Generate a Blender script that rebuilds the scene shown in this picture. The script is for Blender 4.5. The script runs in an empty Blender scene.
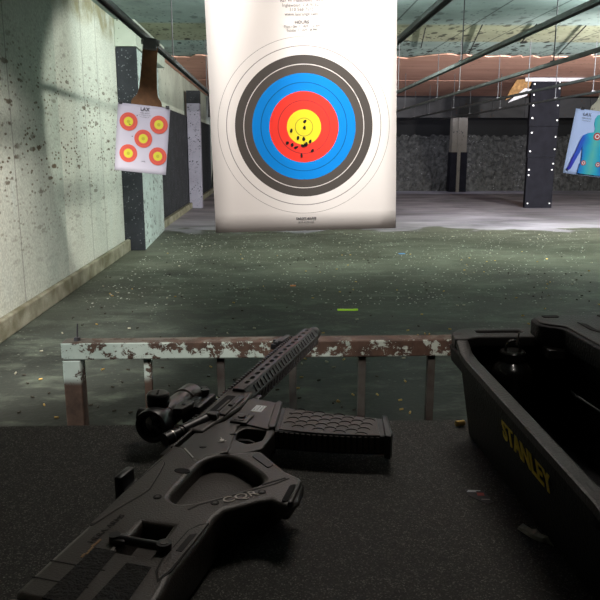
import bpy, bmesh, math, random
from mathutils import Vector, Matrix
random.seed(11)
SC=bpy.context.scene; COL=SC.collection
R=math.radians; PI=math.pi

# ------------------------------------------------------------------ materials
def mat(name, col, rough=.6, metal=0, spec=.5, bump=0, bscale=60, var=0, vscale=8, col2=None, coat=0):
    m=bpy.data.materials.new(name); m.use_nodes=True; n=m.node_tree.nodes; l=m.node_tree.links
    b=n['Principled BSDF']; b.inputs['Base Color'].default_value=(*col,1)
    b.inputs['Roughness'].default_value=rough; b.inputs['Metallic'].default_value=metal
    b.inputs['Specular IOR Level'].default_value=spec; b.inputs['Coat Weight'].default_value=coat
    tc=n.new('ShaderNodeTexCoord')
    if var or col2:
        t=n.new('ShaderNodeTexNoise'); t.inputs['Scale'].default_value=vscale; t.inputs['Detail'].default_value=6
        l.new(tc.outputs['Object'],t.inputs['Vector'])
        r=n.new('ShaderNodeValToRGB'); r.color_ramp.elements[0].position=.35; r.color_ramp.elements[1].position=.65
        c2=col2 or tuple(c*(1-var) for c in col)
        r.color_ramp.elements[0].color=(*c2,1); r.color_ramp.elements[1].color=(*col,1)
        l.new(t.outputs['Fac'],r.inputs['Fac']); l.new(r.outputs['Color'],b.inputs['Base Color'])
    if bump:
        t=n.new('ShaderNodeTexNoise'); t.inputs['Scale'].default_value=bscale; t.inputs['Detail'].default_value=4
        l.new(tc.outputs['Object'],t.inputs['Vector'])
        bp=n.new('ShaderNodeBump'); bp.inputs['Strength'].default_value=bump; bp.inputs['Distance'].default_value=.01
        l.new(t.outputs['Fac'],bp.inputs['Height']); l.new(bp.outputs['Normal'],b.inputs['Normal'])
    return m

class NT:
    """small helper for hand-made node trees"""
    def __init__(s,name,rough=.8,spec=.4):
        s.m=bpy.data.materials.new(name); s.m.use_nodes=True; s.t=s.m.node_tree; s.b=s.t.nodes['Principled BSDF']
        s.b.inputs['Roughness'].default_value=rough; s.b.inputs['Specular IOR Level'].default_value=spec
        s.tc=s.t.nodes.new('ShaderNodeTexCoord')
    def link(s,a,b): s.t.links.new(a,b)
    def scaled(s,sc):
        mp=s.t.nodes.new('ShaderNodeMapping'); mp.inputs['Scale'].default_value=sc
        s.link(s.tc.outputs['Object'],mp.inputs['Vector']); return mp.outputs['Vector']
    def noise(s,scale,detail=4,rough=.5,vec=None,dist=0):
        t=s.t.nodes.new('ShaderNodeTexNoise'); t.inputs['Scale'].default_value=scale; t.inputs['Detail'].default_value=detail
        t.inputs['Roughness'].default_value=rough; t.inputs['Distortion'].default_value=dist
        s.link(vec or s.tc.outputs['Object'],t.inputs['Vector']); return t.outputs['Fac']
    def voro(s,scale,vec=None,feat='F1'):
        t=s.t.nodes.new('ShaderNodeTexVoronoi'); t.inputs['Scale'].default_value=scale; t.feature=feat
        s.link(vec or s.tc.outputs['Object'],t.inputs['Vector']); return t.outputs['Distance'],t.outputs['Color']
    def ramp(s,fac,stops,const=False):
        r=s.t.nodes.new('ShaderNodeValToRGB'); cr=r.color_ramp
        if const: cr.interpolation='CONSTANT'
        while len(cr.elements)<len(stops): cr.elements.new(.5)
        for e,(p,c) in zip(cr.elements,stops):
            e.position=p; e.color=(c,c,c,1) if isinstance(c,(int,float)) else (*c,1)
        s.link(fac,r.inputs['Fac']); return r.outputs['Color']
    def mix(s,fac,a,b,mode='MIX'):
        x=s.t.nodes.new('ShaderNodeMix'); x.data_type='RGBA'; x.blend_type=mode
        for v,i in ((fac,0),(a,6),(b,7)):
            if isinstance(v,(int,float)): x.inputs[i].default_value=v
            elif isinstance(v,tuple): x.inputs[i].default_value=(*v,1)
            else: s.link(v,x.inputs[i])
        return x.outputs[2]
    def math(s,op,a,b=0,c=None):
        x=s.t.nodes.new('ShaderNodeMath'); x.operation=op
        for i,v in enumerate((a,b,c)):
            if v is None: continue
            if isinstance(v,(int,float)): x.inputs[i].default_value=v
            else: s.link(v,x.inputs[i])
        return x.outputs[0]
    def xyz(s):
        x=s.t.nodes.new('ShaderNodeSeparateXYZ'); s.link(s.tc.outputs['Object'],x.inputs[0]); return x.outputs
    def bump(s,h,strength=.5,dist=.01):
        b=s.t.nodes.new('ShaderNodeBump'); b.inputs['Strength'].default_value=strength; b.inputs['Distance'].default_value=dist
        s.link(h,b.inputs['Height']); s.link(b.outputs['Normal'],s.b.inputs['Normal'])
    def col(s,c): s.link(c,s.b.inputs['Base Color']); return s.m

def m_floor():
    t=NT('floor_dusty_concrete',.62,.35); x=t.xyz()
    far=t.ramp(t.math('MULTIPLY_ADD',t.noise(1.1,4),.10,t.math('DIVIDE',x[1],30)),[(.0,(.020,.022,.019)),(.17,(.022,.025,.021)),(.225,(.036,.043,.037)),(.36,(.082,.089,.064)),(.475,(.082,.089,.068)),(.482,(.29,.28,.32)),(.62,(.30,.285,.33)),(.9,(.2,.19,.22))])  # near floor darkened in the colour, offsetting lamp spill where it lies dim
    pat=t.ramp(t.noise(.55,7,.62,t.scaled((1,1.7,1)),.6),[(.3,.45),(.5,.95),(.7,1.6)])
    c=t.mix(1,far,pat,'MULTIPLY')
    st=t.ramp(t.noise(2.0,9,.72,t.scaled((1,1.9,1)),.3),[(.50,0),(.70,.6)])
    c=t.mix(t.math('MULTIPLY',st,t.ramp(x[1],[(0,.2),(.5,.3),(1,.6)])),c,(.26,.31,.24))
    d,cc=t.voro(16); sp=t.ramp(d,[(.10,1),(.16,0)])
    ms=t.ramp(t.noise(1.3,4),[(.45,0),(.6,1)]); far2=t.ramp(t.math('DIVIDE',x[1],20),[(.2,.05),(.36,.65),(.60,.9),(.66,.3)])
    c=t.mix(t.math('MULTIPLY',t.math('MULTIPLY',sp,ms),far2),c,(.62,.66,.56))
    d2,_=t.voro(34); s2=t.ramp(d2,[(.12,1),(.2,0)])
    c=t.mix(t.math('MULTIPLY',s2,t.math('MULTIPLY',far2,.35)),c,(.55,.6,.52))
    t.bump(t.noise(30,5),.25,.01); return t.col(c)
def splats(t,c,plane,scale,thr,colr,dens=(.46,.6),stretch=(1,1,1),mask=None):
    v=t.scaled(stretch); d,_=t.voro(scale,v); n=t.noise(scale*3,3)
    dd=t.math('ADD',d,t.math('MULTIPLY',t.math('SUBTRACT',n,.5),.35))
    s=t.ramp(dd,[(thr*.7,1),(thr,0)]); k=t.ramp(t.noise(scale*.14,3),[(dens[0],0),(dens[1],1)])
    f=t.math('MULTIPLY',s,k)
    if mask is not None: f=t.math('MULTIPLY',f,mask)
    return t.mix(f,c,colr)
def m_wallleft():
    t=NT('wall_pitted_concrete_panel',.75,.3); x=t.xyz()
    base=t.ramp(t.noise(1.2,6,.6,t.scaled((1,1,.4))),[(.3,(.50,.53,.48)),(.55,(.64,.66,.59)),(.75,(.60,.66,.63))])
    # light and shadow put into the colour: near panel turns from warm to bluish
    g=t.ramp(t.math('DIVIDE',x[1],10),[(.0,(.95,.92,.88)),(.60,(.84,.85,.83)),(.737,(.68,.75,.74)),(.7372,(1,1,1))])
    c=t.mix(1,base,t.mix(.75,(1,1,1),g),'MULTIPLY')
    fine=t.ramp(t.noise(55,3),[(.35,.8),(.65,1.12)]); c=t.mix(1,c,fine,'MULTIPLY')
    band=t.ramp(t.math('DIVIDE',x[2],3.2),[(.12,.12),(.28,.5),(.42,1),(.66,.8),(.8,.12)])
    c=splats(t,c,'yz',10,.25,(.085,.055,.028),(.40,.52),(1,.26,1.0),band)
    c=splats(t,c,'yz',24,.31,(.10,.07,.035),(.39,.53),(1,.4,1),band)
    st=t.math('MULTIPLY',t.ramp(t.math('DIVIDE',x[2],3.2),[(.88,0),(.93,1)]),t.ramp(t.noise(3,4),[(.4,0),(.6,.8)]))
    c=t.mix(st,c,(.28,.24,.12))
    # joints between the panels
    for y in (6.02,7.375,8.5,9.2):
        j=t.math('LESS_THAN',t.math('ABSOLUTE',t.math('SUBTRACT',x[1],y)),.012)
        c=t.mix(t.math('MULTIPLY',j,.45),c,(.08,.075,.06))
    t.bump(t.noise(40,4),.5,.01); return t.col(c)
def m_spotted(base,sp,scale=9,thr=.3,dens=(.42,.55)):
    t=NT('peppered_panel',.8,.3); c=t.ramp(t.noise(2,5),[(.3,tuple(v*.8 for v in base)),(.6,base)])
    c=splats(t,c,'',scale,thr,sp,dens); c=splats(t,c,'',scale*2.6,thr,sp,(.45,.6)); return t.col(c)
def m_rubber():
    t=NT('black_granulated_rubber',.85,.3)
    c=t.ramp(t.noise(3,5),[(.3,(.016,.018,.022)),(.7,(.034,.037,.045))])
    d,_=t.voro(26); c=t.mix(t.math('MULTIPLY',t.ramp(d,[(.12,1),(.28,0)]),t.ramp(t.noise(5,3),[(.44,0),(.56,.6)])),c,(.26,.28,.31))
    t.bump(t.noise(60,3),.4,.01); return t.col(c)
def m_ceiling():
    t=NT('ceiling_painted_plaster',.85,.2); x=t.xyz()
    c=t.ramp(t.math('DIVIDE',x[1],20),[(0,(.28,.36,.37)),(.53,(.34,.43,.43)),(.532,(.40,.42,.30)),(.61,(.42,.43,.32)),(.612,(.36,.46,.45)),(1,(.36,.46,.45))])
    c=t.mix(1,c,t.ramp(t.noise(1.5,6,.6),[(.3,.75),(.7,1.15)]),'MULTIPLY')
    lf=t.ramp(t.math('DIVIDE',x[1],20),[(.44,.1),(.5,.5),(.62,1)])
    c=splats(t,c,'',5,.3,(.02,.02,.018),(.36,.52),(1,.5,1),lf); c=splats(t,c,'',13,.27,(.03,.03,.025),(.38,.52),(1,.5,1),lf)
    for xx in (1.75,2.9,3.6,5.0):
        j=t.math('LESS_THAN',t.math('ABSOLUTE',t.math('SUBTRACT',x[0],xx)),.012); c=t.mix(t.math('MULTIPLY',j,.7),c,(.04,.05,.05))
    t.bump(t.noise(25,5),.3,.01); return t.col(c)
def m_plywood(a,b,name):
    t=NT(name,.8,.3)
    c=t.ramp(t.noise(1.1,6,.6,t.scaled((.35,1.6,1)),.8),[(.3,a),(.7,b)])
    c=splats(t,c,'',6,.2,(.08,.05,.04),(.5,.64)); return t.col(c)
def m_peeling():
    t=NT('peeling_pale_green_paint_on_rust',.6,.4); x=t.xyz()
    rust=t.ramp(t.noise(22,6,.7),[(.3,(.04,.025,.02)),(.6,(.10,.062,.045)),(.8,(.17,.10,.07))])
    paint=t.ramp(t.noise(9,5),[(.3,(.36,.44,.39)),(.7,(.58,.66,.60))])
    k=t.noise(26,8,.75,t.scaled((1,1,1.1)))
    side=t.ramp(t.math('MULTIPLY_ADD',x[0],.9,.5),[(.1,.10),(.45,-.0),(.62,.0),(1,0)])
    # paint survives mainly on the left half of the bar
    k=t.math('ADD',k,t.ramp(t.math('ADD',x[0],.5),[(0,.09),(.28,.07),(.42,.03),(.55,-.02),(.68,-.04),(.8,.0),(1,.03)]))
    f=t.ramp(k,[(.535,0),(.55,1)])
    geo=t.t.nodes.new('ShaderNodeNewGeometry'); sx=t.t.nodes.new('ShaderNodeSeparateXYZ'); t.link(geo.outputs['True Normal'],sx.inputs[0])
    f=t.math('MULTIPLY',f,t.ramp(sx.outputs[2],[(.5,1),(.6,.12)]))
    f=t.math('MULTIPLY',f,t.ramp(t.math('ADD',x[2],-.5),[(.44,.0),(.455,1)]))
    t.bump(f,.4,.003); return t.col(t.mix(f,rust,paint))
def m_mat():
    t=NT('bench_rubber_carpet',.75,.4)
    d,cc=t.voro(850); sv=t.t.nodes.new('ShaderNodeSeparateColor'); t.link(cc,sv.inputs[0])
    c=t.ramp(sv.outputs[0],[(.0,(.010,.0105,.009)),(.55,(.019,.0195,.016)),(.85,(.042,.042,.036)),(1,(.15,.148,.13))])
    c=t.mix(1,c,t.ramp(t.noise(60,5,.7),[(.3,.65),(.7,1.35)]),'MULTIPLY')
    d,_=t.voro(75); c=t.mix(t.math('MULTIPLY',t.ramp(d,[(.05,1),(.08,0)]),t.ramp(t.noise(28,2),[(.56,0),(.62,.6)])),c,(.3,.3,.26))
    t.bump(sv.outputs[0],.35,.002); return t.col(c)
def m_concentric(stops,name,paper):
    """rings as a step ramp over the distance to the object's own centre line (local x, z)"""
    t=NT(name,.75,.2); x=t.xyz()
    d=t.math('SQRT',t.math('ADD',t.math('POWER',x[0],2),t.math('POWER',x[2],2)))
    return t.col(t.ramp(t.math('DIVIDE',d,.30),stops,True))

M={}
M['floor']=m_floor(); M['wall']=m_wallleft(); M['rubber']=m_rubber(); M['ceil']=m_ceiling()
M['curb']=mat('curb_stained_concrete',(.30,.29,.22),.85,var=.45,vscale=5,bump=.5,col2=(.14,.13,.08))
M['pink']=m_plywood((.62,.32,.25),(.78,.46,.36),'reddish_plywood')
M['darkply']=m_plywood((.035,.035,.04),(.085,.085,.095),'dark_plywood')
M['white_spot']=m_spotted((.62,.72,.70),(.03,.035,.04))
M['white_panel']=m_spotted((.55,.60,.52),(.05,.045,.03),6,.2,(.5,.64))
M['violet_spot']=m_spotted((.34,.33,.42),(.03,.03,.035),14,.28)
M['grey_conc']=m_spotted((.20,.18,.15),(.05,.05,.05),8,.24)
M['black']=mat('flat_black',(.006,.006,.007),.9)
M['colrub']=mat('column_rubber_sheet',(.014,.014,.020),.9,spec=.15,var=.3,vscale=5,bump=.2,bscale=40)
M['zinc']=mat('zinc',(.75,.75,.78),.35,metal=.6)
M['railm']=mat('rail_grey_steel',(.24,.27,.27),.42,metal=.35,var=.4,vscale=6)
M['raildark']=mat('rail_dark_steel',(.13,.145,.155),.42,metal=.35,var=.4,vscale=6)
M['rod']=mat('hanger_rod',(.09,.09,.1),.5,metal=.4)
M['card']=mat('brown_cardboard',(.155,.075,.03),.85,var=.3,vscale=20)
M['clip']=mat('black_clip',(.01,.01,.012),.4)
M['torn']=mat('torn_foam',(.62,.6,.66),.9,var=.3,vscale=14,bump=.6)
M['foam']=mat('yellow_foam',(.30,.16,.06),.9,var=.4,vscale=18,bump=.8)
M['peel']=m_peeling(); M['mat']=m_mat()
M['benchw']=mat('bench_dark_wood',(.03,.025,.02),.7,var=.3)
M['paper']=mat('target_paper',(.80,.78,.76),.75)
M['print']=mat('grey_print',(.13,.13,.13),.8)
M['printd']=mat('dark_print',(.05,.05,.06),.8)
M['hole']=mat('hole_black',(.004,.004,.004),.9)
# rifle
M['poly']=mat('stock_polymer',(.050,.041,.035),.44,spec=.5,bump=.12,bscale=500,var=.18,vscale=20)
M['recv']=mat('receiver_anodised',(.060,.054,.050),.42,spec=.5,metal=.25,var=.15,vscale=25)
M['blk']=mat('gun_black_steel',(.012,.012,.014),.38,spec=.5)
M['hg']=mat('handguard_anodised',(.040,.038,.040),.42,metal=.1,spec=.45)
M['magm']=mat('magazine_polymer',(.062,.055,.050),.5,spec=.4,bump=.1,bscale=400)
M['magd']=mat('magazine_side_polymer',(.018,.021,.025),.5)
M['groove']=mat('groove_shade_polymer',(.012,.011,.010),.8)
M['scope']=mat('scope_body',(.040,.035,.032),.35,spec=.5)
M['lens']=mat('lens_glass',(.006,.012,.014),.06,spec=.8,coat=1)
M['steel']=mat('worn_steel',(.5,.48,.45),.3,metal=.8)
M['wht']=mat('white_sticker',(.85,.90,.93),.6)
M['gold']=mat('worn_gold_scuff',(.32,.19,.09),.6)
M['tape']=mat('black_cloth_tape',(.012,.012,.011),.9,bump=.5,bscale=300)
M['engr']=mat('light_lettering',(.55,.50,.45),.6)
M['engd']=mat('faint_lettering',(.018,.016,.014),.7)
# box
M['boxm']=mat('black_box_plastic',(.0085,.009,.0105),.62,spec=.22,bump=.2,bscale=250)
M['boxr']=mat('box_rim_plastic',(.022,.020,.019),.5,spec=.4,bump=.15,bscale=300,var=.2,vscale=40)
M['yel']=mat('yellow_letters',(.80,.60,.04),.55)
M['bottle']=mat('glossy_black_bottle',(.012,.011,.010),.24,spec=.8,coat=.5)
M['brass']=mat('brass',(.62,.42,.14),.32,metal=.75)
M['brassd']=mat('tarnished_casing',(.05,.045,.035),.5,metal=.4)
M['steelc']=mat('pale_casing',(.48,.46,.36),.4,metal=.5)
M['green']=mat('lime_plastic',(.55,.95,.05),.5)
M['orange']=mat('orange_plastic',(.75,.22,.05),.5)
M['blue']=mat('blue_scrap',(.08,.25,.55),.6)
M['foil']=mat('silver_foil',(.42,.42,.36),.4,metal=.5,bump=.8,bscale=120)
M['redp']=mat('red_print',(.42,.05,.04),.5)
M['lampw']=mat('lamp_housing',(.3,.3,.3),.5)

# ------------------------------------------------------------------ mesh helpers
def meta(o,label=None,cat=None,group=None,kind=None):
    if label: o['label']=label
    if cat: o['category']=cat
    if group: o['group']=group
    if kind: o['kind']=kind
    return o
def link(name,me,m,parent=None,loc=None,rot=None,smooth=None):
    o=bpy.data.objects.new(name,me); COL.objects.link(o)
    if m is not None and not me.materials: me.materials.append(m)
    if parent is not None: o.parent=parent
    if loc is not None: o.location=loc
    if rot is not None: o.rotation_euler=rot
    if smooth: me.polygons.foreach_set('use_smooth',[True]*len(me.polygons))
    return o
def root(name,loc,label,cat,group=None,rotz=0):
    o=bpy.data.objects.new(name,None); o.empty_display_size=.05; COL.objects.link(o); o.location=loc; o.rotation_euler=(0,0,rotz)
    return meta(o,label,cat,group)
def bmnew(): return bmesh.new()
def box(bm,x0,x1,y0,y1,z0,z1,bev=0,mtx=None):
    r=bmesh.ops.create_cube(bm,size=1); vs=r['verts']
    for v in vs: v.co=Vector(((x0+x1)/2+v.co.x*(x1-x0),(y0+y1)/2+v.co.y*(y1-y0),(z0+z1)/2+v.co.z*(z1-z0)))
    if bev:
        es=list({e for v in vs for e in v.link_edges}); rr=bmesh.ops.bevel(bm,geom=es,offset=bev,segments=2,affect='EDGES',profile=.5); vs=list({v for v in rr['verts']}|{v for v in vs if v.is_valid})
    if mtx is not None: bmesh.ops.transform(bm,matrix=mtx,verts=[v for v in vs if v.is_valid])
    return vs
def done(bm): 
    bmesh.ops.recalc_face_normals(bm,faces=bm.faces[:]); me=bpy.data.meshes.new('m'); bm.to_mesh(me); bm.free(); return me
def boxo(name,b,m,parent=None,bev=0,**k):
    bm=bmnew(); box(bm,*b,bev=bev); return link(name,done(bm),m,parent,**k)
def tube(bm,p0,p1,r0,r1=None,seg=16,cap=True):
    p0=Vector(p0);p1=Vector(p1); d=p1-p0; r1=r0 if r1 is None else r1
    q=d.to_track_quat('Z','Y').to_matrix().to_4x4(); q.translation=(p0+p1)/2
    return bmesh.ops.create_cone(bm,cap_ends=cap,segments=seg,radius1=r0,radius2=r1,depth=d.length,matrix=q)['verts']
def lathe(bm,prof,mtx=Matrix(),seg=28,phase=0):
    rings=[]
    for (r,h) in prof:
        rings.append([bm.verts.new(mtx@Vector((r*math.cos(2*PI*i/seg),r*math.sin(2*PI*i/seg),h))) for i in range(seg)])
    for a,b in zip(rings,rings[1:]):
        for i in range(seg): 
            try: bm.faces.new((a[i],a[(i+1)%seg],b[(i+1)%seg],b[i]))
            except ValueError: pass
    bm.faces.new(rings[0][::-1]); bm.faces.new(rings[-1])
def tubes(name,segs,m,parent=None,seg=14,smooth=True):
    bm=bmnew()
    for s in segs: tube(bm,*s,seg=seg)
    o=link(name,done(bm),m,parent); 
    return o
def shade(o,ang=35):
    me=o.data; me.polygons.foreach_set('use_smooth',[True]*len(me.polygons))
    bm=bmesh.new(); bm.from_mesh(me)
    for e in bm.edges:
        if len(e.link_faces)==2 and e.calc_face_angle(0)>R(ang): e.smooth=False
    bm.to_mesh(me); bm.free(); return o
def plate_mesh(pts,holes,z0,z1,bev,res=3):
    """outline with holes, real thickness and rounded edges"""
    cu=bpy.data.curves.new('c','CURVE'); cu.dimensions='2D'; cu.fill_mode='BOTH'
    for P in [pts]+list(holes):
        sp=cu.splines.new('POLY'); sp.points.add(len(P)-1)
        for q,(x,y) in zip(sp.points,P): q.co=(x,y,0,1)
        sp.use_cyclic_u=True
    h=(z1-z0)/2; bev=min(bev,h*.99)
    cu.extrude=h-bev; cu.bevel_depth=bev; cu.bevel_resolution=res; cu.offset=-bev
    o=bpy.data.objects.new('t',cu); COL.objects.link(o)
    bpy.context.view_layer.update()
    me=bpy.data.meshes.new_from_object(o.evaluated_get(bpy.context.evaluated_depsgraph_get()))
    bpy.data.objects.remove(o); bpy.data.curves.remove(cu)
    for v in me.vertices: v.co.z+=(z0+z1)/2
    me.materials.clear(); return me
def plate(name,pts,z0,z1,m,parent,holes=(),bev=.001,round_=0,ang=40):
    if round_: pts=smooth_poly(pts,round_); holes=[smooth_poly(h,round_) for h in holes]
    o=link(name,plate_mesh(pts,holes,z0,z1,bev),m,parent); return shade(o,ang)
def smooth_poly(P,r):
    """replace each corner by a short arc of reach r"""
    out=[]; n=len(P)
    for i in range(n):
        a,b,c=Vector(P[i-1]),Vector(P[i]),Vector(P[(i+1)%n])
        u=(a-b);w=(c-b); k=min(r,u.length*.45,w.length*.45)
        p=b+u.normalized()*k; q=b+w.normalized()*k
        for t in (0,.33,.67,1): out.append(tuple((1-t)**2*p+2*t*(1-t)*b+t*t*q))
    return out
mm=lambda L:[(x/1000,y/1000) for x,y in L]
def text(name,s,size,m,parent,loc,rot=(0,0,0),align='CENTER',ext=.0003,sx=1,bold=0,shear=0):
    cu=bpy.data.curves.new('f','FONT'); cu.body=s; cu.size=size; cu.align_x=align; cu.align_y='CENTER'; cu.extrude=ext; cu.offset=bold; cu.shear=shear; cu.resolution_u=3
    o=bpy.data.objects.new('t',cu); COL.objects.link(o); bpy.context.view_layer.update()
    me=bpy.data.meshes.new_from_object(o.evaluated_get(bpy.context.evaluated_depsgraph_get()))
    bpy.data.objects.remove(o); bpy.data.curves.remove(cu)
    for v in me.vertices: v.co.x*=sx
    me.materials.clear()
    return link(name,me,m,parent,loc,rot)
def struct(name,me,m): o=link(name,me,m); o['kind']='structure'; return o
def sbox(name,b,m,bev=0):
    o=boxo(name,b,m,bev=bev); o['kind']='structure'; return o

# ------------------------------------------------------------------ the setting
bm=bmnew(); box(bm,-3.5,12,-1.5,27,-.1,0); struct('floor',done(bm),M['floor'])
sbox('ceiling',(-2.4,12,-1.5,17.95,3.2,3.3),M['ceil'])
sbox('ceiling_rear',(-2.4,12,17.96,27,3.2,3.3),M['black'])
# left wall, thickening step at the first panel joint
bm=bmnew(); box(bm,-2.4,-2.16,7.375,10.31,0,3.2); box(bm,-2.4,-2.135,-1.5,7.374,0,3.2,bev=.012); struct('wall_left',done(bm),M['wall'])
sbox('wall_left_rear',(-2.6,-2.16,10.31,27,0,3.2),M['white_panel'])
sbox('wall_right',(12,12.2,-1.5,27,0,3.2),M['wall'])
sbox('wall_back',(-2.4,12,26.9,27.1,0,3.2),M['black'])
sbox('wall_front',(-2.4,12,-1.7,-1.5,0,3.2),M['black'])
bm=bmnew(); box(bm,-2.134,-2.075,-1.5,10.29,0,.17,bev=.015); struct('baseboard_left',done(bm),M['curb'])
sbox('baseboard_left_rear',(-2.10,-2.02,13.03,25,0,.14),M['curb'],bev=.01)

# black rubber sheet pillar at the end of the first wall section
p=root('rubber_clad_pillar',(-2.02,10.3,0),'square wall pillar faced with black speckled rubber, behind the five-bullseye sheet','pillar')
boxo('rubber_sheet',(-.139,.15,0,.05,0,2.83),M['rubber'],p,bev=.01)
plate('pillar_side',[(-.139,.052),(.14,.052),(.035,2.65),(-.139,2.65)],0,2.83,M['white_spot'],p,bev=.002)
boxo('header_beam',(-.139,.15,.0,2.7,2.84,3.195),M['white_panel'],p,bev=.01)
p=root('rubber_wall_cladding',(-2.1,13.05,0),'long black rubber sheet covering the lower left wall down range','wall cladding')
boxo('rubber_sheet',(-.055,.0,0,4.8,.141,2.25),M['rubber'],p)
boxo('rubber_sheet',(-.055,.0,5.2,11.5,.141,2.25),M['rubber'],p)
p=root('wall_pillar',(-1.94,17.9,0),'narrow violet-grey peppered pillar deep down the left wall','pillar')
boxo('pillar_face',(-.15,.16,0,.3,0,2.745),M['violet_spot'],p,bev=.01)
boxo('pillar_cap',(-.155,.165,-.01,.31,2.55,2.85),M['rubber'],p)

# ceiling baffles: slanted boards
def slab(name,x0,x1,a,b,th,m,parent,jag=0):
    """board spanning x0..x1 from edge a=(y,z) to edge b=(y,z); jag = ragged upper edge"""
    n=max(1,int((x1-x0)/.12)) if jag else 1
    bm=bmnew(); top=[];bot=[];top2=[];bot2=[]
    rr=random.Random(5); w=0
    for i in range(n+1):
        x=x0+(x1-x0)*i/n; w=.6*w+rr.uniform(-1,1)*jag
        top.append(bm.verts.new((x,a[0]+w*1.6,a[1]+0))); bot.append(bm.verts.new((x,b[0],b[1])))
        top2.append(bm.verts.new((x,a[0]+w*1.6,a[1]+th))); bot2.append(bm.verts.new((x,b[0],b[1]+th)))
    for i in range(n):
        for q in ((top[i],top[i+1],bot[i+1],bot[i]),(top2[i],bot2[i],bot2[i+1],top2[i+1]),(top[i],top2[i],top2[i+1],top[i+1]),(bot[i],bot[i+1],bot2[i+1],bot2[i])): bm.faces.new(q)
    bm.faces.new((top[0],bot[0],bot2[0],top2[0])); bm.faces.new((top[n],top2[n],bot2[n],bot[n]))
    return link(name,done(bm),m,parent)
p=root('ceiling_plywood',(0,14,3.17),'reddish plywood lining under the rear ceiling, its near edge torn','ceiling lining')
slab('near_board',-2.15,11.9,(-.1,0),(4.6,0),.02,M['pink'],p,jag=.13)
slab('far_board',-2.15,11.9,(4.64,-.004),(9.85,-.004),.02,M['pink'],p)
p=root('ceiling_baffle',(0,23.9,3.1),'dark plywood baffle hanging across the range behind the reddish lining','baffle')
bm=bmnew(); box(bm,-2.1,11.9,0,.03,-.62,.02); link('board',done(bm),M['darkply'],p)
for k in range(12): boxo('batten',(-1.5+1.1*k,-1.46+1.1*k,-.03,-.001,-.6,.01),M['darkply'],p)

# backstop of shredded rubber
def berm():
    bm=bmnew(); nx,ny=150,14; V=[]; rr=random.Random(3)
    for j in range(ny+1):
        row=[]
        for i in range(nx+1):
            f=j/ny; row.append(bm.verts.new((-2.1+14*i/nx,25.0+1.6*f+rr.uniform(-.07,.07),max(0,1.95*f**.9+rr.uniform(-.05,.05)) if j else 0)))
        V.append(row)
    for j in range(ny):
        for i in range(nx): bm.faces.new((V[j][i],V[j][i+1],V[j+1][i+1],V[j+1][i]))
    back=[bm.verts.new((-2.1+14*i/nx,26.85,0)) for i in range(nx+1)]; tp=V[ny]
    for i in range(nx): bm.faces.new((tp[i],tp[i+1],back[i+1],back[i]))
    return done(bm)
t=NT('shredded_rubber',.9,.2)
c=t.ramp(t.noise(7,6,.7),[(.35,(.03,.03,.03)),(.65,(.10,.10,.098))]); d,_=t.voro(9)
c=t.mix(t.math('MULTIPLY',t.ramp(d,[(.1,1),(.2,0)]),t.ramp(t.noise(2,3),[(.5,0),(.6,.7)])),c,(.42,.42,.44)); t.bump(t.noise(12,4),1,.03)
o=link('rubber_backstop',berm(),t.col(c)); meta(o,'bank of dark shredded rubber along the far end of the range','backstop',kind='stuff')

# right column clad in rubber
p=root('rubber_clad_column',(6.69,17.6,0),'free-standing column wrapped in dark bolted rubber sheets, right of centre','column')
ct=[(0,1.25),(1.255,2.0),(2.005,3.17)]
for i,(z0,z1) in enumerate(ct):
    boxo('rubber_sheet',(-.345-.012*i,.345+.012*i,0,.14,z0,z1),M['colrub'],p,bev=.008)
bp=[(-.29,.12),(.27,.12),(-.31,.95),(-.31,.82),(.27,.95),(.29,1.1),(-.31,1.4),(.3,1.45),(-.3,1.85),(.3,1.75),(.31,2.15),(-.31,2.2),(-.31,2.5),(.3,2.5),(-.31,2.75),(-.31,3.0),(.31,2.9),(.31,3.05)]
bm=bmnew(); tube(bm,(0,-.03,0),(0,.0,0),.020,seg=8); bolt=done(bm)
for x,z in bp: link('bolt',bolt,M['zinc'],p,loc=(x,-.012,z))
bm=bmnew(); box(bm,-.55,.95,-.14,-.12,2.97,3.09); boxo('torn_strip',(-.55,.95,-.05,-.03,3.06,3.15),M['torn'],p,bev=.005)
bm.free()
plate('torn_foam',[(-1.0,2.62),(-.5,2.85),(-.42,2.95),(-.36,3.12),(-.75,3.1),(-.9,2.85)],-.03,.03,M['foam'],p).rotation_euler=(R(90),0,0)
plate('torn_strip',[(-.95,2.56),(-.5,2.72),(-.38,2.88),(-.55,2.9),(-.8,2.7)],.035,.055,M['torn'],p).rotation_euler=(R(90),0,0)
# far bare column
p=root('concrete_column',(6.40,24.5,0),'bare brownish concrete column farther back, darker at its foot','column')
boxo('shaft',(-.24,.28,0,.35,.0,2.75),M['grey_conc'],p,bev=.01)
boxo('foot_cover',(-.27,.31,-.03,.38,0,1.35),M['colrub'],p,bev=.01)
boxo('centre_rib',(-.05,.06,-.06,.0,0,2.7),M['grey_conc'],p)
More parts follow.
